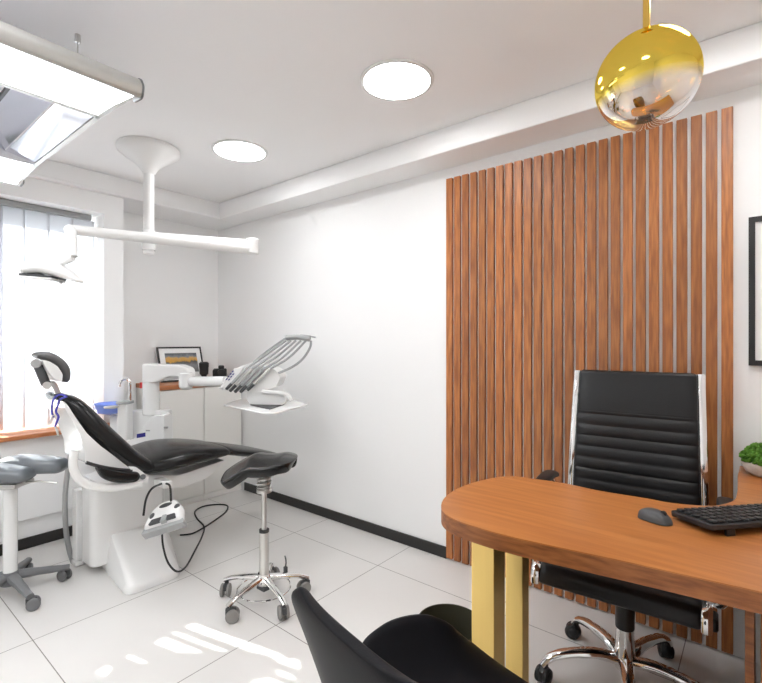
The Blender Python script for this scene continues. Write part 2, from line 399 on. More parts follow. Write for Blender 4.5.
downlight(3.527, -.754, 'unseen round fill light added over the desk, third along the slat wall')  # this and the next two: fill lamps added out of view
downlight(2.318, -2.30, 'unseen round fill light added near the front wall, beside the suspended luminaire')
downlight(3.527, -2.30, 'unseen round fill light added near the front wall, at the right hand side of the room')
# suspended luminaire
XA, XB, YA, YB = .70, 2.05, -2.95, -1.75
lum = thing('suspended_luminaire', 'large rectangular suspended operating light with bright panels over the dental chair', 'ceiling light', (0, 0, 2.08))
part('frame_rail', lambda bm: add_prism(bm, rounded([(XB, -.005), (XB + .012, .03), (XB - .01, .062), (XB - .07, .07), (XB - .07, .02)], .012, 3), YA, YB, 'y'), ALU, lum)
part('frame_rail', lambda bm: add_prism(bm, rounded([(XA, -.005), (XA - .012, .03), (XA + .01, .062), (XA + .07, .07), (XA + .07, .02)], .012, 3), YA, YB, 'y'), ALU, lum)
part('end_cap', lambda bm: add_prism(bm, rounded([(XB + .002, -.006), (XB + .014, .03), (XB - .008, .064), (XB - .06, .072), (XB - .06, .0)], .012, 3), YB, YB + .006, 'y'), GREYP, lum)
part('end_cap', lambda bm: add_prism(bm, rounded([(XA - .002, -.006), (XA - .014, .03), (XA + .008, .064), (XA + .06, .072), (XA + .06, .0)], .012, 3), YB, YB + .006, 'y'), GREYP, lum)
def pan(x0, x1, z0, z1):
    def f(bm): add_prism(bm, [(x0, z0), (x1, z1), (x1, z1 + .012), (x0, z0 + .012)], YA + .02, YB - .016, 'y')
    return f
part('light_panel', pan(XB - .012, 1.735, 0, .04), GLOW, lum, smooth=False)
part('light_panel', pan(XA + .012, .984, 0, .04), GLOW, lum, smooth=False)
part('panel_housing', lambda bm: add_prism(bm, [(XB - .06, .032), (1.72, .056), (1.72, .11), (XB - .07, .08)], YA, YB, 'y'), LOUVRE, lum)
part('panel_housing', lambda bm: add_prism(bm, [(XA + .06, .032), (1.0, .056), (1.0, .11), (XA + .07, .08)], YA, YB, 'y'), LOUVRE, lum)
part('inner_rail', lambda bm: box2(bm, (1.712, YA, .03), (1.735, YB, .06)), ALU, lum, bevel=.003)
part('inner_rail', lambda bm: box2(bm, (.984, YA, .03), (1.007, YB, .06)), LOUVRE, lum, bevel=.003)
part('end_rail', lambda bm: add_prism(bm, [(XA + .05, .012), (.984, .03), (1.735, .03), (XB - .05, .012), (XB - .05, .05), (XA + .05, .05)], YB - .016, YB, 'y'), ALU, lum)
part('end_reflector', lambda bm: add_prism(bm, [(YB - .018, .036), (YB - .12, .058), (YB - .12, .062), (YB - .018, .042)], 1.0, 1.72, 'x'), MIRROR, lum, smooth=False)
part('end_reflector', lambda bm: add_prism(bm, [(YB - .125, .062), (YB - .22, .112), (YB - .22, .116), (YB - .125, .066)], 1.0, 1.72, 'x'), MIRROR, lum, smooth=False)
part('reflector_edge', lambda bm: box2(bm, (1.0, YB - .232, .104), (1.72, YB - .222, .118)), DGREYP, lum, smooth=False)
for i in range(5):
    x = 1.0 + i * .144
    part('louvre', lambda bm: add_prism(bm, [(x + .006, .108), (x + .04, .122), (x + .104, .122), (x + .138, .108), (x + .138, .126), (x + .006, .126)], YA + .02, YB - .235, 'y'), LOUVRE, lum, smooth=False)
for x, y in ((1.56, -1.77), (1.56, -2.9), (1.16, -1.77), (1.16, -2.9)):
    part('suspension_wire', lambda bm: (add_cyl(bm, (x, y, .05), (x, y, ZC - 2.08), .0025, k=8), add_cyl(bm, (x, y, ZC - 2.08 - .03), (x, y, ZC - 2.08), .01, k=12)), STEEL, lum)
for y in (-1.785, -2.915): part('support_bar', lambda bm: box2(bm, (.80, y, .07), (1.93, y + .03, .083)), ALU, lum)

# ------------------------------------------------------------------ treatment lamp on its ceiling column
PB = Vector((.712, -1.118, 0)); piv = at(252, 246, d=3.04); wr = at(70, 229, d=2.52)
dl = thing('dental_lamp', 'white dental lamp on a jointed arm hanging from a ceiling cone', 'dental lamp', (PB.x, PB.y, ZC))
L = lambda p: Vector(p) - Vector((PB.x, PB.y, ZC))
part('ceiling_cone', lambda bm: add_lathe(bm, [(.001, 0), (.172, 0), (.176, -.012), (.17, -.03), (.14, -.055), (.095, -.085), (.06, -.115), (.036, -.15), (.034, -.16), (.001, -.16)], 40), WHITEP, dl)
part('pole', lambda bm: add_cyl(bm, (0, 0, -.14), (0, 0, -.64), .03, k=28), WHITEP, dl, bevel=.004)
part('pole_collar', lambda bm: (add_cyl(bm, (0, 0, -.50), (0, 0, -.62), .038, k=28), add_cyl(bm, (0, 0, -.62), (0, 0, -.628), .022, k=20)), WHITE, dl, bevel=.004)
a = L((PB.x, PB.y, piv.z + .015)); c = L(piv) + Vector((0, 0, .015))
part('fixed_arm', lambda bm: add_tube(bm, [a, a.lerp(c, .5), c], .03, 12, flat=(1, .95)), WHITEP, dl)
part('pivot', lambda bm: add_cyl(bm, L(piv) + Vector((0, 0, -.05)), L(piv) + Vector((0, 0, .05)), .042), WHITEP, dl, bevel=.006)
p0 = L(piv) + Vector((0, 0, -.018)); p1 = L(wr)
part('spring_arm', lambda bm: add_tube(bm, [p0, p0.lerp(p1, .3), p0.lerp(p1, .7), p1], [.036, .034, .03, .027], 12), WHITEP, dl)
w2 = L(at(71, 234, d=2.49)); w3 = L(at(73, 256, d=2.47)); w4 = L(at(52, 266, d=2.46))
part('wrist', lambda bm: add_tube(bm, [p1, w2, w2 * .6 + w3 * .4, w3], [.03, .026, .026, .024], 12, smooth=3), WHITEP, dl)
part('head_fork', lambda bm: add_tube(bm, [w3, w3.lerp(w4, .5), w4], [.024, .022, .022], 12, smooth=3), WHITEP, dl)
hc = L(at(51, 271, d=2.46)); RX = Matrix.Rotation(YAW + math.radians(6), 4, 'Z') @ Matrix.Scale(.84, 4)
def headf(bm):
    add_slab(bm, [(-.14, -.01, .02, .06), (-.11, .005, .035, .1), (-.04, .022, .042, .11), (.03, .012, .045, .11), (.1, -.02, .03, .09), (.165, -.056, .014, .05)], 4)
    bmesh.ops.transform(bm, matrix=Matrix.Translation(hc) @ RX, verts=bm.verts[:])
part('lamp_head', headf, WHITE, dl)
def lensf(bm):
    add_box(bm, (-.045, 0, -.036), (.19, .17, .012), R=Matrix.Rotation(math.radians(4), 4, 'Y'))
    bmesh.ops.transform(bm, matrix=Matrix.Translation(hc) @ RX, verts=bm.verts[:])
part('lamp_lens', lensf, DGREYP, dl, label='dark lens edge', bevel=.004)
def lens2(bm):
    add_box(bm, (-.05, 0, -.05), (.2, .165, .018), R=Matrix.Rotation(math.radians(4), 4, 'Y'))
    bmesh.ops.transform(bm, matrix=Matrix.Translation(hc) @ RX, verts=bm.verts[:])
part('lamp_reflector', lens2, WHITE, dl, bevel=.008)
def knb(bm):
    add_cyl(bm, (.055, -.02, -.06), (.075, -.02, -.075), .009)
    bmesh.ops.transform(bm, matrix=Matrix.Translation(hc) @ RX, verts=bm.verts[:])
part('lamp_switch', knb, GREYM, dl)

# ------------------------------------------------------------------ dental chair
c0 = at(165, 455, d=2.757); F = Frame((c0.x, c0.y), math.radians(90))
dc = thing('dental_chair', 'reclined black and white dental treatment chair by the window', 'dental chair', (F.o.x, F.o.y, 0), F.rz)
def S(px, py, t, w, off=-.2):
    q = F.pl(px, py, off); return (q.x, q.z, t, w)
def PP(pts, off=-.2):
    return [(q.x, q.z) for q in (F.pl(x, y, off) for x, y in pts)]
part('backrest', lambda bm: add_slab(bm, [S(70, 400, .03, .1), S(81, 407, .048, .15), S(92, 420, .058, .19), S(105, 434, .06, .215), S(119, 447, .058, .235), S(134, 459, .054, .24), S(148, 466, .046, .24)], 5), LEATHERD, dc)
part('backrest_shell', lambda bm: add_prism(bm, rounded(PP([(63, 400), (68, 405), (75, 416), (87, 433), (100, 445), (115, 456), (130, 468), (143, 477), (136, 477), (120, 472), (100, 467), (91, 465), (85, 461), (84, 447), (77, 428), (65, 408)]), .01, 3), -.2, .08, 'y'), WHITE, dc, bevel=.03, seg=4)
part('seat', lambda bm: add_slab(bm, [S(149, 468, .046, .23), S(165, 463, .056, .26), S(185, 457.5, .06, .275), S(205, 454, .052, .26), S(226, 452, .036, .22)], 6), LEATHERD, dc)
part('legrest', lambda bm: add_slab(bm, [S(233, 452, .028, .2), S(250, 453.5, .03, .2), S(268, 455, .026, .19), S(285, 457, .018, .17)], 5), LEATHERD, dc)
part('seat_frame', lambda bm: add_prism(bm, rounded(PP([(140, 474), (178, 475), (226, 459), (218, 468), (205, 479), (184, 487), (150, 489), (120, 489), (104, 487)], -.12), .02, 4), -.12, .2, 'y'), WHITEP, dc, bevel=.015)
for s in (-1,):
    o_ = -.27
    w_ = lambda px, py: (lambda q: Vector((q.x, o_, q.z)))(F.pl(px, py, -.27))
    part('armrest_arm', lambda bm: add_tube(bm, [w_(75, 450), w_(73, 461), w_(75, 472), w_(82, 481), (w_(95, 486)), w_(115, 487), w_(142, 483)], .017, 12, smooth=4, flat=(.8, 1.15)), WHITE, dc)
    part('armrest_pad', lambda bm: add_slab(bm, [(w_(99, 468).x, w_(99, 468).z, .012, .03), (w_(107, 473).x, w_(107, 473).z, .028, .034), (w_(120, 476).x, w_(120, 476).z, .03, .034), (w_(134, 476).x, w_(134, 476).z, .026, .032)], 4, y0=o_), LEATHERD, dc)
    part('armrest_lever', lambda bm: add_tube(bm, [w_(86, 462), w_(100, 466), w_(118, 469), w_(132, 470)], .008, 8, smooth=3), BLACKP, dc)
    part('hinge_plate', lambda bm: add_prism(bm, rounded(PP([(128, 466), (135, 466), (148, 476), (147, 482), (138, 481)], -.265), .008, 3), o_ - .012 * s, o_ + .006 * s, 'y'), WHITE, dc, bevel=.003)
    q = F.pl(142, 476, -.27)
    part('hinge_bolt', lambda bm: add_cyl(bm, (q.x, o_, q.z), (q.x, o_ + s * .014, q.z), .013), GREYP, dc)
# headrest
part('headrest', lambda bm: add_slab(bm, [S(43, 355, .016, .06, -.08), S(51, 356, .022, .09, -.08), S(59, 361, .025, .10, -.08), S(65.5, 369, .026, .10, -.08), S(67, 378, .022, .09, -.08)], 5), LEATHERG, dc)
part('headrest_shell', lambda bm: add_prism(bm, rounded(PP([(42, 359), (50, 361), (58, 366), (63, 374), (62, 382), (55, 379), (48, 371)], -.1), .01, 3), -.1, .06, 'y'), WHITEP, dc, bevel=.012, seg=3)
h = lambda px, py, off=-.05: F.pl(px, py, off)
part('headrest_arm', lambda bm: add_tube(bm, [h(38, 365), h(46, 384)], .024, 12, flat=(1.2, .85)), DGREYP, dc, bevel=.004)
part('headrest_joint', lambda bm: (add_cyl(bm, h(36, 363, -.09), h(36, 363, 0), .022), add_tube(bm, [h(36, 362), h(39, 360)], .018, 10)), GREYM, dc, bevel=.003)
part('headrest_stem', lambda bm: (add_tube(bm, [h(46, 385), h(53, 383), h(57, 391), h(63, 402)], .013, 10, smooth=3), add_cyl(bm, h(47, 385, -.1), h(47, 385, 0), .018)), STEEL, dc)
# pedestal and foot
def ped(bm):
    q = lambda px, py: F.pl(px, py, .13)
    a_, b_ = q(92, 487), q(166, 487); z1 = a_.z; x0, x1 = a_.x, b_.x
    rows = []
    for z, g in ((.04, 0), (.14, 0), (.22, 0), (z1 - .02, 0), (z1, -.02)):
        rows.append([Vector((x, y, z)) for x, y in rounded([(x0 - g, .13 - g), (x1 + g, .13 - g), (x1 + g, .32 + g), (x0 - g, .32 + g)], .05, 6)])
    skin(bm, rows)
part('pedestal', ped, WHITE, dc, bevel=.008)
def foot(bm):
    Bt = [(.585, -1.345), (1.085, -1.40), (1.10, -1.12), (.80, -1.0), (.42, -1.05)]
    M1 = [(.59, -1.345), (1.075, -1.385), (1.09, -1.125), (.80, -1.01), (.43, -1.05)]
    M2 = [(.60, -1.34), (.93, -1.36), (.96, -1.12), (.79, -1.02), (.45, -1.06)]
    T = [(.61, -1.33), (.74, -1.33), (.80, -1.12), (.75, -1.04), (.50, -1.07)]
    rows = []
    for P, z, r in ((Bt, 0.002, .06), (Bt, .02, .06), (M1, .045, .05), (M2, .115, .04), (T, .20, .04)):
        rows.append([F.loc((x, y, z)) for x, y in rounded(P, r, 6)])
    skin(bm, rows)
part('foot_base', foot, WHITE, dc, bevel=.01, ang=50)
def sc(bm):
    a_ = F.loc(at(79, 488, d=2.72)); c_ = F.loc(at(80, 568, z=.03))
    add_box(bm, (a_.x, a_.y, (a_.z + .03) / 2), (.05, .07, a_.z - .03))
    add_box(bm, (a_.x + .055, a_.y, .055), (.12, .06, .05)); add_cyl(bm, (a_.x + .11, a_.y - .035, .05), (a_.x + .11, a_.y + .01, .05), .02)
    add_box(bm, (a_.x, a_.y, .016), (.06, .07, .03))
part('side_cover', sc, WHITE, dc, bevel=.008)
hs = [F.loc(at(x, y, d=2.74)) for x, y in ((71, 452), (67, 475), (65, 500), (66, 530), (70, 552), (75, 566))]
part('hose', lambda bm: add_tube(bm, hs, .014, 10, smooth=4), GREYM, dc, label='grey supply hose')
part('hook', lambda bm: add_box(bm, F.loc(at(163, 482, d=2.53)), (.05, .11, .035)), WHITEP, dc, bevel=.006)

# foot control hanging from the chair
fc = at(166, 515, d=2.46)
ft = thing('foot_control', 'white and grey foot control hanging under the dental chair seat', 'foot pedal', fc, math.radians(39.1))
TL = Matrix.Rotation(math.radians(14), 4, 'Y') if False else Matrix.Rotation(math.radians(-17), 4, 'Y') @ Matrix.Rotation(math.radians(30), 4, 'X')
def tf(bm):
    bmesh.ops.scale(bm, vec=(1.1, .9, 1), verts=bm.verts[:])
    bmesh.ops.transform(bm, matrix=TL, verts=bm.verts[:])
def fb(bm):
    P0 = rounded([(-.095, -.075), (.1, -.075), (.085, .02), (.035, .1), (-.045, .1), (-.085, .03)], .02, 4)
    skin(bm, [[Vector((x * s, y * s, z)) for x, y in P0] for z, s in ((-.03, .96), (-.01, 1), (.012, .97), (.026, .85))]); tf(bm)
part('body', fb, WHITE, ft, bevel=.004)
def lip(bm):
    add_prism(bm, rounded([(-.1, -.1), (.11, -.1), (.1, -.062), (-.093, -.062)], .01, 3), -.034, .006, 'z'); tf(bm)
part('pedal', lip, LGREYP, ft, label='grey pedal lip', bevel=.004)
def slotf(bm):
    add_prism(bm, rounded([(-.06, -.068), (.075, -.068), (.065, -.035), (-.05, -.035)], .006, 3), .012, .031, 'z'); tf(bm)
part('recess', slotf, DGREYP, ft, bevel=.002)
def slot2(bm):
    add_prism(bm, rounded([(-.0, -.078), (.03, -.078), (.026, -.03), (.004, -.03)], .005, 3), .014, .036, 'z'); tf(bm)
part('rocker', slot2, LGREYP, ft, bevel=.002)
for (x, y, rx, ry) in ((-.002, .055, .034, .017), (-.058, .0, .013, .022), (.062, .02, .014, .018)):
    def bt(bm): add_sphere(bm, (x, y, .024), 1, (rx, ry, .009)); tf(bm)
    part('button', bt, DGREYP, ft)
FF = Frame((fc.x, fc.y), math.radians(39.1))
lf = lambda p: FF.loc(p) - Vector((0, 0, fc.z))
part('hanger', lambda bm: (add_tube(bm, [lf(at(162, 483, d=2.48)), lf(at(152, 488, d=2.46)), lf(at(146, 499, d=2.45)), lf(at(143.5, 515, d=2.45))], .0055, 8, smooth=5),
                           add_tube(bm, [lf(at(166, 483, d=2.48)), lf(at(170, 486, d=2.47)), lf(at(171, 501, d=2.46))], .0055, 8, smooth=5)), BLACKR, ft)
cd = [at(x, y, d=d_) for x, y, d_ in ((162, 530, 2.45), (163, 545, 2.44), (168, 562, 2.44), (177, 571, 2.47), (186, 566, 2.56), (195, 550, 2.74))] + [at(x, y, z=.006) for x, y in ((202, 536), (204, 526), (197, 518), (195, 511), (203, 506), (216, 504), (227, 505), (226, 511), (216, 519), (203, 527.5), (192, 533), (180, 534.5))] 
part('cord', lambda bm: add_tube(bm, [lf(p) for p in cd], .0052, 8, smooth=5), BLACKR, ft, label='black cord looping onto the floor')

# bib chain on the backrest
bc = at(62, 400, d=2.19); q = lambda px, py: at(px, py, d=2.19) - bc
bb = thing('bib_chain', 'dark blue bib cord with metal clips hung on the chair back', 'cord', bc)
part('cord', lambda bm: (add_tube(bm, [q(66, 395.5), q(60, 394), q(54, 398), q(52, 405), q(52, 412), q(53.5, 417)], .0042, 8, smooth=4),
                         add_tube(bm, [q(67, 396), q(60, 399), q(58, 405), q(56, 411), q(58.5, 416), q(57, 421), q(55, 426)], .0048, 8, smooth=4)), BLUECORD, bb)
part('clip', lambda bm: add_tube(bm, [q(53.5, 414.5), q(52, 419), q(49.5, 423)], .006, 8, flat=(1, .6)), STEEL, bb)
part('clip', lambda bm: add_tube(bm, [q(55, 425.5), q(57, 430), q(58.5, 436)], .005, 8, flat=(1, .6)), STEEL, bb)

# ------------------------------------------------------------------ dental unit with delivery arm
u0 = at(150, 420, d=3.16); G = Frame((u0.x, u0.y), math.radians(37))
du = thing('dental_unit', 'white dental unit with spittoon, column and swing arm of instruments', 'dental unit', (G.o.x, G.o.y, 0), G.rz)
GP = lambda pts, off=0.0: [(v.x, v.z) for v in (G.pl(x, y, off) for x, y in pts)]
zb = lambda px: G.pl(px, 400).x
part('front_body', lambda bm: add_prism(bm, rounded([(zb(108), .09)] + GP([(108, 442), (129, 439), (140, 436), (149, 428), (155, 417), (160, 413.5), (170, 412.5)]) + [(zb(170), .09)], .015, 3), -.08, .03, 'y'), WHITE, du, bevel=.006)
part('rear_body', lambda bm: add_prism(bm, rounded([(zb(109), .02)] + GP([(109, 416), (128, 413), (131, 410), (168, 410)], .03) + [(zb(168), .02)], .015, 3), .03, .1, 'y'), WHITEP, du, bevel=.008)
part('plinth', lambda bm: box2(bm, (zb(110), -.05, 0), (zb(166), .09, .09)), LGREYP, du, bevel=.006)
part('display', lambda bm: add_prism(bm, GP([(137, 433.5), (145.5, 432), (145.5, 436), (137, 437.5)], -.08), -.084, -.078, 'y'), NAVY, du, label='navy display strip')
part('panel_latch', lambda bm: (add_box(bm, G.pl(166, 427, -.08), (.025, .01, .012)), add_box(bm, G.pl(148, 430, -.08), (.025, .01, .008))), LGREYP, du)
sq = G.pl(113, 405, .06)
part('spittoon_bowl', lambda bm: add_lathe(bm, [(.03, -.05), (.085, -.03), (.105, .02), (.11, .03), (.10, .028), (.075, -.02), (.02, -.035)], 36, (sq.x, .03, sq.z - .01)), BLUEP, du, label='blue tinted spittoon bowl')
fp = lambda px, py: G.pl(px, py, -.03)
part('cup_filler_post', lambda bm: box2(bm, (fp(121, 400).x, -.075, fp(121, 441).z), (fp(131, 400).x, -.0, fp(121, 402).z)), WHITEP, du, bevel=.008)
part('cup_filler_head', lambda bm: box2(bm, (fp(120.5, 400).x, -.085, fp(121, 403).z), (fp(132, 400).x, .0, fp(121, 400).z)), LGREYP, du, bevel=.005)
part('cup_stand', lambda bm: add_lathe(bm, [(.001, -.006), (.04, -.006), (.045, .004), (.04, .006), (.001, .004)], 28, fp(120, 405) + Vector((-.01, -.08, 0))), STEEL, du)
part('faucet', lambda bm: add_tube(bm, [fp(130.2, 401), fp(130.2, 386), fp(129.6, 381), fp(126.5, 378.5), fp(122.5, 379), fp(120, 382), fp(119.3, 386)], .009, 10, smooth=5), CHROME, du)
col = G.pl(151, 410, .06); ctop = G.pl(151, 363, .06).z
part('column', lambda bm: add_cyl(bm, (col.x, .06, col.z - .03), (col.x, .06, ctop - .01), .054, k=32), WHITE, du, bevel=.012, seg=3)
part('emergency_button', lambda bm: add_cyl(bm, (col.x - .06, .05, G.pl(142, 385.5).z - .02), (col.x - .06, .05, G.pl(142, 385.5).z + .02), .012), RED, du, label='small red button')
part('upper_arm', lambda bm: add_prism(bm, rounded(GP([(146, 363), (182, 364.2), (191, 367.5), (193, 373), (192, 378), (180, 376), (172, 375.5), (163, 379.5), (158, 382), (146, 382)], .06), .015, 3), .005, .115, 'y'), WHITE, du, bevel=.016, seg=3)
part('arm_underside', lambda bm: add_prism(bm, rounded(GP([(165, 378), (172, 376), (181, 375.5), (181, 378), (168, 380)], .03), .004, 2), .0, .09, 'y'), GREYM, du, label='grey underside of the arm')
e0 = G.pl(186, 381, .02)
part('elbow', lambda bm: (add_cyl(bm, e0 + Vector((0, 0, -.035)), e0 + Vector((0, 0, .06)), .046, k=28), add_sphere(bm, e0 + Vector((0, 0, -.03)), .046, (1, 1, .6))), WHITE, du, bevel=.008)
e1 = G.pl(226, 381, -.1)
part('lower_arm', lambda bm: add_tube(bm, [e0 + Vector((.02, 0, 0)), e0.lerp(e1, .5), e1], .036, 14, flat=(.9, .95)), WHITE, du)
# delivery head (sighted in its own vertical plane, nearer the camera)
DO = -.16
g = lambda px, py, o=0.0: G.pl(px, py, DO + o)
part('delivery_body', lambda bm: add_prism(bm, rounded([(v.x, v.z) for v in (g(222, 389), (g(240, 366)), g(252, 362.5), g(276, 369), g(281, 377), (g(277, 386)), g(262, 391), g(240, 391))], .012, 3), DO - .02, DO + .16, 'y'), WHITEP, du, bevel=.014, seg=3)
part('keypad', lambda bm: add_prism(bm, [(v.x, v.z) for v in (g(219, 388, -.03), g(234, 368, -.03), g(244, 366, -.03), g(231, 387, -.03))], DO - .034, DO - .02, 'y'), WHITE, du, bevel=.003)
for x, y in ((226.5, 378.5), (228.5, 376), (230.5, 373.5), (232.6, 371), (229, 379), (231, 376.2), (233, 373.8)):
    part('key', lambda bm: add_prism(bm, [(v.x, v.z) for v in (g(x - 1, y + 1, -.035), g(x + .1, y - .8, -.035), g(x + 1.5, y - 1, -.035), g(x + .4, y + .8, -.035))], DO - .038, DO - .033, 'y'), NAVY, du)
part('tray_bracket', lambda bm: (add_prism(bm, rounded([(v.x, v.z) for v in (g(247, 391), g(282, 391), g(286, 399), g(282, 405), g(250, 404), g(247, 400))], .01, 3), DO - .0, DO + .09, 'y'), add_tube(bm, [g(262, 391, -.02), g(284, 393, -.02), g(289, 396, -.02), g(291, 400, -.02)], .014, 10, smooth=3)), WHITEP, du, bevel=.008)
tz = g(265, 406).z
tp = [G.loc(at(x, y, z=tz)) for x, y in ((223, 404.5), (240, 399.5), (290, 399.5), (309, 404), (275, 413), (262, 413))]
part('tray', lambda bm: add_prism(bm, rounded([(v.x, v.y) for v in tp], .02, 4), tz - .006, tz + .005, 'z'), WHITE, du, bevel=.003)
tp2 = [G.loc(at(x, y, z=tz + .01)) for x, y in ((250, 404), (262, 401.5), (284, 403.5), (270, 408.5))]
part('tray_mat', lambda bm: add_prism(bm, rounded([(v.x, v.y) for v in tp2], .008, 3), tz + .006, tz + .012, 'z'), DGREYP, du, label='dark tray mat')
part('hose_bar', lambda bm: (add_tube(bm, [g(286, 337.5), g(298, 336.5), g(310, 338.5)], .02, 12, flat=(1.7, .9)), add_tube(bm, [g(300, 334.5), g(310, 335.5), g(316, 337)], .008, 8, flat=(2, .7))), LGREYP, du, bevel=.004)
for k in range(5):
    o = -.085 + k * .006
    tip = ((226, 389), (229.5, 391), (234.5, 392), (240, 392), (247, 390))[k]
    md = ((245, 369), (252, 368.5), (258, 368), (263, 369), (270, 368))[k]
    tp_ = ((286, 340), (291, 340), (296, 340), (301, 340), (306, 340))[k]
    A, M_, Z_ = g(*tip, o), g(*md, o), g(*tp_, -.02)
    part('handpiece', lambda bm: (add_tube(bm, [A, A.lerp(M_, .12), A.lerp(M_, .2), A.lerp(M_, .9), M_], [.004, .007, .010, .011, .009], 12)), (LGREYP, STEEL, GREYM, LGREYP, STEEL)[k], du)
    part('handpiece_tip', lambda bm: add_tube(bm, [A.lerp(M_, .02), A.lerp(M_, .14), A.lerp(M_, .3)], .0105, 12), DGREYP, du)
    part('hose', lambda bm: add_tube(bm, [M_, M_.lerp(Z_, .5) + Vector((0, 0, .0 - .006 * k)), Z_], .0072, 10, smooth=5), LGREYP, du, label='grey instrument hose')
part('hose', lambda bm: add_tube(bm, [g(311, 340), g(310, 347), g(303, 358), g(293, 366), g(278, 373)], .0075, 8, smooth=5), LGREYP, du, label='grey instrument hose')
part('hose', lambda bm: add_tube(bm, [g(285, 338, .06), g(268, 350, .06), g(253, 362, .06)], .0065, 8, smooth=5), LGREYP, du, label='grey instrument hose')

# ------------------------------------------------------------------ low cabinets in the recess
for i, (y0, y1, lb) in enumerate(((-.735, -.374, 'cream low cabinet behind the dental unit column, further from the corner'), (-.371, -.016, 'cream low cabinet filling the corner of the room under the wooden worktop'))):
    t = thing('low_cabinet', lb, 'cabinet', (0, (y0 + y1) / 2, 0), 0, 'low cabinets in the corner'); w = (y1 - y0) / 2
    part('carcass', lambda bm: box2(bm, (-.345, -w, 0), (.03, w, .925)), CREAM, t, smooth=False)
    part('door', lambda bm: box2(bm, (.031, -w + .002, .05), (.05, w - .002, .922)), CREAM, t, bevel=.002, smooth=False)
    part('plinth', lambda bm: box2(bm, (.031, -w, 0.001), (.046, w, .047)), CREAM, t, bevel=.002, smooth=False)
bm = B(); box2(bm, (-.348, -.742, .927), (.058, -.004, .962))
tag(obj('worktop', bm, WOODTOP, bevel=.003, smooth=False), 'orange wooden worktop across the cream low cabinets', 'worktop')
# leaning picture
pf = thing('picture_frame', 'small black framed picture leaning on the wooden worktop', 'picture', (-.20, -.405, .968)); pf.rotation_euler = (0, -.30, 0)
W2, H2 = .195, .30
def frm(bm, w, h, t, d=.014):
    box2(bm, (-d, -w, 0), (0, w, t)); box2(bm, (-d, -w, h - t), (0, w, h)); box2(bm, (-d, -w, t), (0, -w + t, h - t)); box2(bm, (-d, w - t, t), (0, w, h - t))
part('frame', lambda bm: frm(bm, W2, H2, .012), BLACKP, pf, smooth=False)
part('mat_board', lambda bm: box2(bm, (-.012, -W2 + .011, .011), (-.006, W2 - .011, H2 - .011)), PAPER, pf, smooth=False)
part('print', lambda bm: box2(bm, (-.0065, -W2 + .06, .075), (-.0045, W2 - .05, H2 - .055)), PRINT, pf, smooth=False)
# camera gear
p = at(204, 375, x=-.09)
t = thing('camera_lens', 'small black lens standing upright on the worktop beside the leaning picture', 'camera lens', (-.09, p.y, .9635)); t.scale = (1.1, 1.1, 1.36)
part('barrel', lambda bm: add_lathe(bm, [(.001, 0), (.03, 0), (.031, .012), (.02, .02), (.02, .035), (.032, .045), (.034, .085), (.036, .09), (.036, .112), (.026, .12), (.001, .12)], 28), BLACKP, t)
part('foot', lambda bm: add_lathe(bm, [(.001, .0), (.04, .0), (.04, .008), (.001, .01)], 24), BLACKR, t)
p = at(221, 372, x=-.07)
t = thing('camera', 'black photo camera lying on the worktop near the corner', 'camera', (-.07, p.y, .9635), math.radians(-30)); t.scale = (1.05, 1.05, 1.35)
part('camera_body', lambda bm: (box2(bm, (-.03, -.06, 0), (.025, .045, .075)), box2(bm, (-.025, -.02, .07), (.02, .025, .095))), BLACKP, t, bevel=.008)
part('lens', lambda bm: (add_cyl(bm, (.02, .0, .038), (.085, .0, .038), .034), add_cyl(bm, (.085, .0, .038), (.1, .0, .038), .037)), BLACKP, t, bevel=.003)
part('grip', lambda bm: box2(bm, (.015, -.066, .002), (.045, -.04, .07)), BLACKR, t, bevel=.008)

# ------------------------------------------------------------------ stools
def caster(parent, x, y, zt, a, m, wm, rad=.028, hood=False):
    def f(bm):
        add_cyl(bm, (x, y, rad * 1.4), (x, y, zt), .009, k=12)
        if hood: add_sphere(bm, (x + math.cos(a) * .012, y + math.sin(a) * .012, rad * 1.05), rad * 1.05, (1, 1, .95), 16, 10)
        else: add_box(bm, (x + math.cos(a) * .008, y + math.sin(a) * .008, rad * 1.5), (rad * 1.5, .018, rad), rz=a)
    c = part('caster', f, m, parent, bevel=.002)
    dx, dy = -math.sin(a), math.cos(a); cx, cy = x + math.cos(a) * .016, y + math.sin(a) * .016
    for s in (-1, 1):
        part('wheel', lambda bm: add_cyl(bm, (cx + dx * s * .009, cy + dy * s * .009, rad), (cx + dx * s * .024, cy + dy * s * .024, rad), rad, k=24), wm, c, bevel=.005)
    return c
# black saddle stool
st = thing('saddle_stool', 'black leather saddle stool on a chrome five-star base with casters', 'stool', (1.65, -.975, 0))
for k in range(5):
    a = math.radians(204 + 72 * k); r_ = .215; e_ = Vector((math.cos(a), math.sin(a), 0))
    part('leg', lambda bm: add_tube(bm, [e_ * .02 + Vector((0, 0, .115)), e_ * .09 + Vector((0, 0, .108)), e_ * .17 + Vector((0, 0, .095)), e_ * (r_ + .01) + Vector((0, 0, .075))], [.02, .018, .015, .013], 12, smooth=3, flat=(1, .8)), CHROME, st)
    caster(st, e_.x * r_, e_.y * r_, .085, a + 1.9 + k * .5, DGREYP, WHEELG, .032)
part('hub', lambda bm: add_lathe(bm, [(.001, .085), (.034, .085), (.036, .1), (.03, .14), (.001, .14)], 28), CHROME, st)
part('column', lambda bm: add_cyl(bm, (0, 0, .09), (0, 0, .352), .0235, k=28), STEEL, st, bevel=.003)
part('column_ring', lambda bm: add_cyl(bm, (0, 0, .345), (0, 0, .358), .025, k=28), BLACKP, st)
part('piston', lambda bm: add_cyl(bm, (0, 0, .35), (0, 0, .56), .013, k=20), STEEL, st)
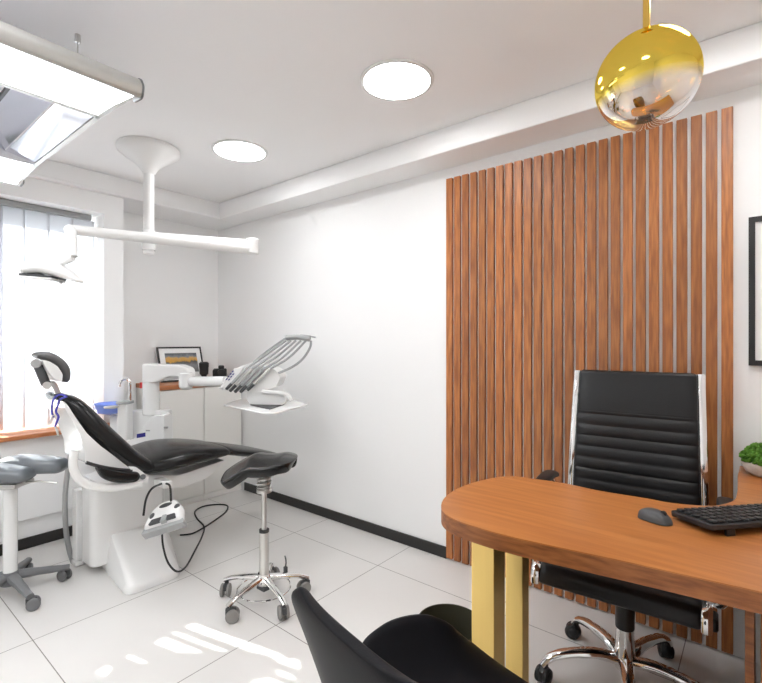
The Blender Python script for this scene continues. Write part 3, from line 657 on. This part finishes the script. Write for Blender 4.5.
def spring(bm):
    add_tube(bm, [(.031 * math.cos(t * .45), .031 * math.sin(t * .45), .557 + t * .0014) for t in range(72)], .006, 8)
    add_cyl(bm, (0, 0, .545), (0, 0, .56), .037, k=28); add_cyl(bm, (0, 0, .64), (0, 0, .69), .04, k=28)
    add_cyl(bm, (0, 0, .555), (0, 0, .645), .022, k=20)
part('spring', spring, STEEL, st)
part('foot_ring', lambda bm: add_tube(bm, [(.13 * math.cos(t), .13 * math.sin(t), .066) for t in [i * 2 * PI / 40 for i in range(40)]], .0045, 8, closed=True), CHROME, st)
part('tilt_lever', lambda bm: (add_box(bm, (.0, .0, .073), (.06, .05, .025)), add_tube(bm, [(.03, .1, .09), (.035, .11, .16), (.02, .115, .19)], .004, 8, smooth=3), add_box(bm, (.034, .108, .12), (.018, .015, .04))), DGREYP, st, bevel=.003)
SADDLE = mat('glossy_black_leather', (.007, .007, .007), .18, bump=.08, bscale=200, spec=.38)
def sad(u, v):
    x = -.205 + .375 * u; y = (v - .5) * 2
    w = .165 * (1 - abs(2 * u - 1) ** 4.2) ** .5 + .004
    w *= (.85 + .25 * (1 - u)); yy = y * w
    z = .742 - .018 * math.cos(PI * (u - .58) * 1.6)
    dl_ = max(0, -.055 - x); z -= .95 * dl_ ** 1.1                       # flap falling away to the left
    z -= .55 * max(0, x - .09) ** 1.1
    z -= .35 * max(0, abs(yy) - .03) ** 1.35
    z -= max(0, -yy) * .28 * max(0, (.45 - u)) * 1.6
    c_, s_ = VR.x, VR.y
    return Vector((x * c_ - yy * s_, x * s_ + yy * c_, z))
part('seat', lambda bm: add_grid(bm, 26, 16, sad), SADDLE, st, solid=.05, sub=1, off=-1)
# grey split saddle stool
sg = thing('split_saddle_stool', 'grey split-seat saddle stool with white column by the window sill', 'stool', (.60, -1.765, 0))
for k in range(5):
    a = math.radians(5 + 72 * k); r_ = .24; e_ = Vector((math.cos(a), math.sin(a), 0))
    part('leg', lambda bm: add_tube(bm, [e_ * .02 + Vector((0, 0, .10)), e_ * .12 + Vector((0, 0, .088)), e_ * (r_ + .012) + Vector((0, 0, .07))], [.03, .025, .02], 10, smooth=3, flat=(.9, .75)), GREYP, sg)
    caster(sg, e_.x * r_, e_.y * r_, .08, a + 1.2 + k, DGREYP, GREYP, .03)
part('hub', lambda bm: add_lathe(bm, [(.001, .06), (.042, .06), (.042, .11), (.036, .125), (.001, .125)], 28), GREYP, sg)
part('column', lambda bm: add_cyl(bm, (0, 0, .11), (0, 0, .555), .031, k=28), WHITE, sg, bevel=.003)
part('seat_plate', lambda bm: (add_box(bm, (0, 0, .575), (.16, .12, .02), rz=.6), add_cyl(bm, (0, 0, .55), (0, 0, .575), .045), add_tube(bm, [(0, 0, .575), (.12, .09, .585), (.2, .15, .578)], .005, 8)), STEEL, sg, bevel=.003)
SL = Frame((.60, -1.765), YAW)
def lobe(cx, cy, lx, ly, ang, z):
    def f(bm):
        add_slab(bm, [(-lx, z - .03, .03, ly * .7), (-lx * .5, z + .002, .044, ly), (0, z + .004, .046, ly * 1.05), (lx * .5, z + .0, .044, ly), (lx, z - .006, .038, ly * .8)], 5, ex=2.5)
        bmesh.ops.transform(bm, matrix=Matrix.Translation((cx, cy, 0)) @ Matrix.Rotation(ang, 4, 'Z'), verts=bm.verts[:])
    return f
part('seat', lobe(-.045, -.07, .17, .085, YAW, .632), STOOLGREY, sg)
part('seat', lobe(-.015, .075, .165, .075, YAW + .02, .652), STOOLGREY, sg)

# ------------------------------------------------------------------ desk
DZ = .79
dk = thing('desk', 'large orange wood desk with rounded end on brass plate legs', 'desk', (3.2, -.9, 0))
out = [(3.02, -1.262), (3.10, -1.258), (3.35, -1.222), (3.70, -1.18), (4.40, -1.10), (4.40, -.006), (3.517, -.006), (3.515, -.20), (3.521, -0.409), (3.520, -0.514), (3.498, -0.597), (3.453, -0.659), (3.365, -0.697), (3.296, -0.699), (3.153, -0.712), (3.046, -0.703), (2.950, -0.713), (2.84, -.745), (2.79, -.85), (2.768, -.96), (2.772, -1.06), (2.795, -1.145), (2.84, -1.215), (2.91, -1.252)]
out = [(x - 3.2, y + .9) for x, y in out]
def smooth_poly(P, k=5):
    N = len(P); res = []
    for i in range(N):
        a, b_, c, d = P[i - 1], P[i], P[(i + 1) % N], P[(i + 2) % N]
        if max(math.dist(a, b_), math.dist(b_, c), math.dist(c, d)) > .18: res.append(b_); continue
        for j in range(k):
            t = j / k
            res.append(tuple(.5 * (2 * q + (r - p) * t + (2 * p - 5 * q + 4 * r - s) * t * t + (3 * q - p - 3 * r + s) * t ** 3) for p, q, r, s in zip(a, b_, c, d)))
    return res
part('tabletop', lambda bm: add_prism(bm, smooth_poly(out), DZ - .004, DZ, 'z'), WOODDESK, dk, ang=30, label='wood veneer top')
part('tabletop_edge', lambda bm: add_prism(bm, smooth_poly(out), DZ - .046, DZ - .0035, 'z'), WOODEDGE, dk, ang=30, label='darker grained edge')
for pa, pb, pcx in ((471.5, 494, 505), (505.5, 522.6, 529)):
    x0, x1 = at(pa, 600, y=-1.05).x, at(pb, 600, y=-1.05).x; y1 = at(pcx, 600, x=x1).y
    part('leg', lambda bm: box2(bm, (x0 - 3.2, -.15, 0), (x1 - 3.2, y1 + .9, DZ - .047)), BRASS, dk, bevel=.002, smooth=False, label='brushed brass plate leg')
part('side_panel', lambda bm: box2(bm, (.352, -.09, .0), (.370, .40, DZ - .047)), WOODEDGE, dk, bevel=.002, smooth=False)
part('back_panel', lambda bm: box2(bm, (.382, -.09, .0), (.86, -.07, DZ - .047)), WOODDESK, dk, bevel=.002, smooth=False)
part('drawer_box', lambda bm: box2(bm, (.382, -.068, .03), (.85, .36, DZ - .05)), BLACKP, dk, smooth=False)
part('side_panel', lambda bm: box2(bm, (1.16, -.1, 0), (1.18, .88, DZ - .047)), WOODEDGE, dk, bevel=.002, smooth=False)

# mouse
ms_ = thing('computer_mouse', 'dark grey computer mouse on the desk left of the keyboard', 'mouse', (3.349, -.899, DZ), math.radians(-18)); ms_.scale = (.86, .92, .92)
def mo(bm):
    add_grid(bm, 16, 12, lambda u, v: Vector(((u - .5) * .108, (v - .5) * .064 * (1 - abs(2 * u - 1) ** 3) ** .45, .001 + .034 * (max(0, 1 - abs(2 * u - .92) ** 2.4)) ** .6 * (max(0, 1 - abs(2 * v - 1) ** 3)) ** .6)))
part('shell', mo, DGREYP, ms_, sub=1, solid=.001)
part('underside', lambda bm: add_prism(bm, [(.052 * math.cos(t) , .029 * math.sin(t)) for t in [i * PI / 12 for i in range(24)]], .0005, .006), BLACKP, ms_)
part('scroll_wheel', lambda bm: add_cyl(bm, (.026, -.004, .029), (.026, .004, .029), .009), BLACKP, ms_)
# keyboard
kb = thing('computer_keyboard', 'black computer keyboard lying on the desk beside the mouse', 'keyboard', (3.484, -.945, DZ + .0015), math.radians(48)); kb.rotation_euler = (math.radians(-4.5), 0, math.radians(48))
KZ = .017
part('case', lambda bm: add_prism(bm, rounded([(0, 0), (.44, 0), (.44, .14), (0, .14)], .01, 3), KZ, KZ + .016), BLACKP, kb, bevel=.003)
for x in (.05, .37):
    part('foot', lambda bm: box2(bm, (x, .004, .0), (x + .025, .012, KZ + .002)), BLACKP, kb)
km = None
for r_ in range(5):
    for c_ in range(18):
        if km is None:
            o = part('key', lambda bm: add_prism(bm, rounded([(-.009, -.0095), (.009, -.0095), (.009, .0095), (-.009, .0095)], .003, 2), 0, .007), BLACKP, kb, bevel=.002); km = o
        else:
            o = km.copy(); COL.objects.link(o); o.parent = kb
        o.location = (.022 + c_ * .0233 + (r_ % 2) * .003, .018 + r_ * .026, KZ + .0155)

# plant
pl_ = thing('moss_plant', 'green moss in a speckled bowl on the desk by the wall', 'plant', (3.603, -.125, DZ))
part('pot', lambda bm: add_lathe(bm, [(.001, 0), (.045, 0), (.066, .012), (.079, .035), (.078, .052), (.070, .055), (.066, .045), (.001, .04)], 36), POT, pl_)
def mossf(bm):
    rnd = random.Random(3)
    add_sphere(bm, (0, 0, .055), .062, (1, 1, .85), 20, 12)
    for i in range(420):
        a = rnd.random() * 2 * PI; e = math.acos(rnd.random() * .95); r_ = .066 + rnd.random() * .012
        c = Vector((r_ * math.sin(e) * math.cos(a) * 1.08, r_ * math.sin(e) * math.sin(a) * 1.08, .055 + r_ * math.cos(e) * .88))
        bmesh.ops.create_icosphere(bm, subdivisions=1, radius=.0045 + rnd.random() * .005, matrix=Matrix.Translation(c))
part('moss', mossf, MOSS, pl_, smooth=True)

# ------------------------------------------------------------------ office chair
oc = thing('office_chair', 'black ribbed leather office chair with chrome frame behind the desk', 'office chair', (3.185, -.475, 0), math.radians(3.7))
for k in range(5):
    a = math.radians(138 + 72 * k); r_ = .29; e_ = Vector((math.cos(a), math.sin(a), 0))
    part('leg', lambda bm: add_tube(bm, [e_ * .02 + Vector((0, 0, .10)), e_ * .1 + Vector((0, 0, .118)), e_ * .2 + Vector((0, 0, .112)), e_ * .27 + Vector((0, 0, .092)), e_ * (r_ + .012) + Vector((0, 0, .06))], [.026, .024, .022, .02, .018], 12, smooth=4, flat=(1, .75)), CHROME, oc)
    caster(oc, e_.x * r_, e_.y * r_, .07, a + .8, BLACKP, BLACKP, .03, True)
part('hub', lambda bm: add_lathe(bm, [(.001, .07), (.034, .07), (.036, .12), (.031, .2), (.031, .225), (.001, .225)], 28), CHROME, oc)
part('gas_lift', lambda bm: (add_cyl(bm, (0, 0, .22), (0, 0, .34), .033, k=28), add_cyl(bm, (0, 0, .34), (0, 0, .40), .022)), BLACKP, oc, bevel=.004)
part('mechanism', lambda bm: box2(bm, (-.09, -.14, .375), (.09, .12, .41)), BLACKP, oc, bevel=.01)
# upholstery in one sweep; local +y is the chair's rear (towards the slats)
prof = [(-.255, .44), (-.245, .47), (-.215, .484), (-.12, .478), (0, .465), (.10, .455), (.155, .46), (.19, .497), (.203, .56), (.212, .68), (.222, .80), (.237, .92), (.256, 1.04), (.274, 1.125), (.28, 1.158)]
PR = cat(prof, 8)
def sling(rng, ribs, wf):
    pts = PR[rng[0]:rng[1]]; S_ = []; acc = 0
    for i, p_ in enumerate(pts):
        if i: acc += math.dist(p_, pts[i - 1])
        t_ = .016
        ph = (acc / ribs) % 1 if ribs else .5
        if ribs and S_ : t_ = .011 + .007 * math.sin(PI * ph) ** .5
        S_.append((p_[0], p_[1], t_, wf(p_[1])))
    return S_
def fine(P, n):
    out_ = []
    for i in range(len(P) - 1):
        for j in range(n):
            t = j / n; out_.append(tuple(a_ * (1 - t) + b_ * t for a_, b_ in zip(P[i], P[i + 1])))
    return out_ + [P[-1]]
PR = fine(PR, 3)
cut1 = next(i for i, p_ in enumerate(PR) if p_[0] > .175); cut2 = next(i for i, p_ in enumerate(PR) if p_[1] > .995)
wf = lambda z: .236 - .016 * max(0, min(1, (z - .5) / .65))
def swap(bm):     # spine runs along local y, width along x
    bmesh.ops.transform(bm, matrix=Matrix(((0, 1, 0, 0), (1, 0, 0, 0), (0, 0, 1, 0), (0, 0, 0, 1))), verts=bm.verts[:])
part('seat', lambda bm: (add_slab(bm, sling((0, cut1 + 1), 0, lambda z: .245), 1, ex=9), swap(bm)), LEATHER, oc)
part('backrest', lambda bm: (add_slab(bm, sling((cut1, cut2), .047, wf), 1, ex=9), swap(bm)), LEATHER, oc)
part('headrest_panel', lambda bm: (add_slab(bm, sling((cut2, len(PR)), 0, wf), 1, ex=9), swap(bm)), LEATHER, oc)
for s in (-1, 1):
    rail = [(s * .256, y, z) if z < .49 else (s * (wf(z) + .012), y, z) for y, z in [(-.262, .425), (-.26, .46), (-.23, .482), (-.12, .474), (0, .461), (.11, .451), (.165, .458), (.2, .497), (.214, .56), (.223, .68), (.233, .80), (.248, .92), (.267, 1.04), (.285, 1.125), (.291, 1.168)]]
    part('frame_rail', lambda bm: add_tube(bm, rail, .0135, 10, smooth=4, flat=(.85, 1.15)), CHROME, oc)
    part('arm_bracket', lambda bm: add_tube(bm, [(s * .262, -.10, .45), (s * .30, -.13, .47), (s * .312, -.11, .60), (s * .31, -.02, .703), (s * .308, .12, .703), (s * .29, .19, .62), (s * .25, .21, .58)], .011, 10, smooth=5), CHROME, oc)
    def armp(bm):
        add_slab(bm, [(-.05, .712, .012, .024), (.02, .722, .016, .027), (.12, .722, .016, .027), (.18, .708, .012, .023)], 4)
        swap(bm); bmesh.ops.translate(bm, vec=(s * .308, 0, 0), verts=bm.verts[:])
    part('armrest', armp, BLACKP, oc)
    part('seat_bracket', lambda bm: box2(bm, (s * .17, -.20, .40), (s * .285, -.13, .44)), BLACKP, oc, bevel=.008)
part('cross_bar', lambda bm: (add_tube(bm, [(-.26, -.05, .42), (.26, -.05, .42)], .012, 10), add_tube(bm, [(-.26, .08, .42), (.26, .08, .42)], .012, 10)), CHROME, oc)

# ------------------------------------------------------------------ guest chair
gc = thing('guest_chair', 'black leather tub chair in the foreground facing the desk', 'chair', (3.088, -1.53, 0), math.radians(-12))
SH = [  # y, z, half width, side lift, lift power
    (.285, .385, .17, .0), (.272, .43, .195, .006), (.225, .448, .21, .03), (.165, .444, .215, .10), (.10, .44, .222, .142), (.0, .437, .24, .155), (-.10, .437, .252, .14),
    (-.175, .45, .262, .11), (-.222, .51, .264, .085), (-.245, .59, .262, .06), (-.264, .66, .252, .04), (-.282, .73, .236, .022), (-.290, .772, .215, .012), (-.291, .785, .175, .012)]
SHF = cat(SH, 4)
def shell(u, v):
    i = u * (len(SHF) - 1); i0 = min(int(i), len(SHF) - 2); f = i - i0
    a_ = [p * (1 - f) + q * f for p, q in zip(SHF[i0], SHF[i0 + 1])]
    lo_, hi_ = SHF[max(i0 - 8, 0)], SHF[min(i0 + 9, len(SHF) - 1)]
    tx, tz = hi_[0] - lo_[0], hi_[1] - lo_[1]; ln = math.hypot(tx, tz)
    ny, nz = tz / ln, -tx / ln
    s = v * 2 - 1; lift = a_[3] * abs(s) ** 2.6
    wid = math.copysign(abs(s) ** .85, s) * a_[2]
    return Vector((wid, a_[0] + ny * lift, a_[1] + nz * lift))
part('shell', lambda bm: add_grid(bm, 40, 22, shell), GUEST, gc, solid=.024, sub=1, off=1)
for x, y in ((-.17, .18), (.17, .18), (-.17, -.2), (.17, -.2)):
    part('leg', lambda bm: add_cyl(bm, (x * 1.25, y * 1.2, 0), (x, y, .42), .011, .015, 16), BLACKP, gc)
part('under_frame', lambda bm: (box2(bm, (-.18, -.2, .385), (.18, -.17, .41)), box2(bm, (-.18, .15, .385), (.18, .18, .41))), BLACKP, gc, bevel=.004)

# ------------------------------------------------------------------ waste bin
bn = thing('waste_bin', 'round waste bin with dark liner on the floor beside the brass desk leg', 'bin', (2.722, -.975, 0))
part('body', lambda bm: add_lathe(bm, [(.001, .0), (.092, .0), (.096, .006), (.114, .285), (.110, .285), (.09, .012), (.001, .008)], 48), BINOUT, bn)
part('liner', lambda bm: add_lathe(bm, [(.001, .014), (.088, .014), (.1085, .285), (.112, .300), (.116, .300), (.1165, .288), (.1150, .288), (.114, .292), (.109, .296), (.104, .27), (.085, .02), (.001, .018)], 48), BININ, bn, label='black bin liner')

# ------------------------------------------------------------------ pendant lamp
pc = at(646.5, 80, d=1.2)
pd = thing('pendant_lamp', 'gold and silver glass globe pendant hanging above the desk', 'pendant lamp', (pc.x, pc.y, pc.z))
RT = Matrix.Rotation(YAW, 4, 'Z') @ Matrix.Rotation(math.radians(-16), 4, 'Y')
def glob(bm):
    prof_ = []
    for i in range(49):
        a = PI * i / 48; r_ = math.sin(a) ** .94 * .1215; z = math.cos(a) * .1175
        prof_.append((max(r_, .0008), z))
    add_lathe(bm, prof_, 64)
gb = part('globe', glob, GLOBE, pd)
gb.rotation_euler = RT.to_euler()
part('rod', lambda bm: add_cyl(bm, (0, 0, .106), (0, 0, ZC - pc.z - .02), .0085, k=20), BRASSROD, pd)
part('ceiling_rose', lambda bm: add_lathe(bm, [(.001, ZC - pc.z), (.05, ZC - pc.z), (.05, ZC - pc.z - .022), (.001, ZC - pc.z - .025)], 32), BRASSROD, pd)
part('lamp_holder', lambda bm: (add_cyl(bm, (0, 0, .03), (0, 0, .112), .02), add_lathe(bm, [(.02, .055), (.034, .05), (.034, .02), (.02, .018)], 24)), BRASSROD, pd)
part('bulb', lambda bm: add_sphere(bm, (0, 0, -.02), .032, (1, 1, 1.25)), mat('bulb_glass', (.75, .5, .25), .15, metal=.8), pd)

# ------------------------------------------------------------------ wall picture at right
wp = thing('framed_poster', 'black framed picture with white mat on the wall right of the slats', 'picture', (3.79, -.002, 1.203), math.radians(-90))
part('frame', lambda bm: frm(bm, .245, .598, .021, .022), BLACKP, wp, smooth=False)
part('mat_board', lambda bm: box2(bm, (-.014, -.226, .019), (-.008, .226, .579)), PAPER, wp, smooth=False)
for ch in wp.children: ch.location = (.022, 0, 0)

# ------------------------------------------------------------------ light
w = bpy.data.worlds.new('sky'); SC.world = w; w.use_nodes = True
bg = w.node_tree.nodes['Background']; bg.inputs['Color'].default_value = (.92, .96, 1, 1); bg.inputs['Strength'].default_value = 2.6
sun = bpy.data.lights.new('sun', 'SUN'); sun.energy = 11; sun.angle = math.radians(.53); sun.color = (1, .985, .96)
so = bpy.data.objects.new('sun', sun); COL.objects.link(so)
so.rotation_euler = SUN.to_track_quat('-Z', 'Y').to_euler()

# ------------------------------------------------------------------ camera
cam = bpy.data.cameras.new('camera'); cam.sensor_width = 36; cam.sensor_fit = 'HORIZONTAL'; cam.lens = FP / 762 * 36; cam.clip_start = .05
co = bpy.data.objects.new('camera', cam); COL.objects.link(co); co.location = CAM; co.rotation_euler = (PI / 2, 0, YAW); SC.camera = co
vs = SC.view_settings; vs.view_transform = 'Standard'; vs.look = 'None'; vs.gamma = 1; vs.use_curve_mapping = False; vs.exposure = 1.5
SC.cycles.max_bounces = 10; SC.cycles.diffuse_bounces = 6; SC.cycles.glossy_bounces = 5; SC.cycles.transmission_bounces = 6; SC.cycles.transparent_max_bounces = 10
SC.cycles.use_denoising = True; SC.cycles.sample_clamp_indirect = 8
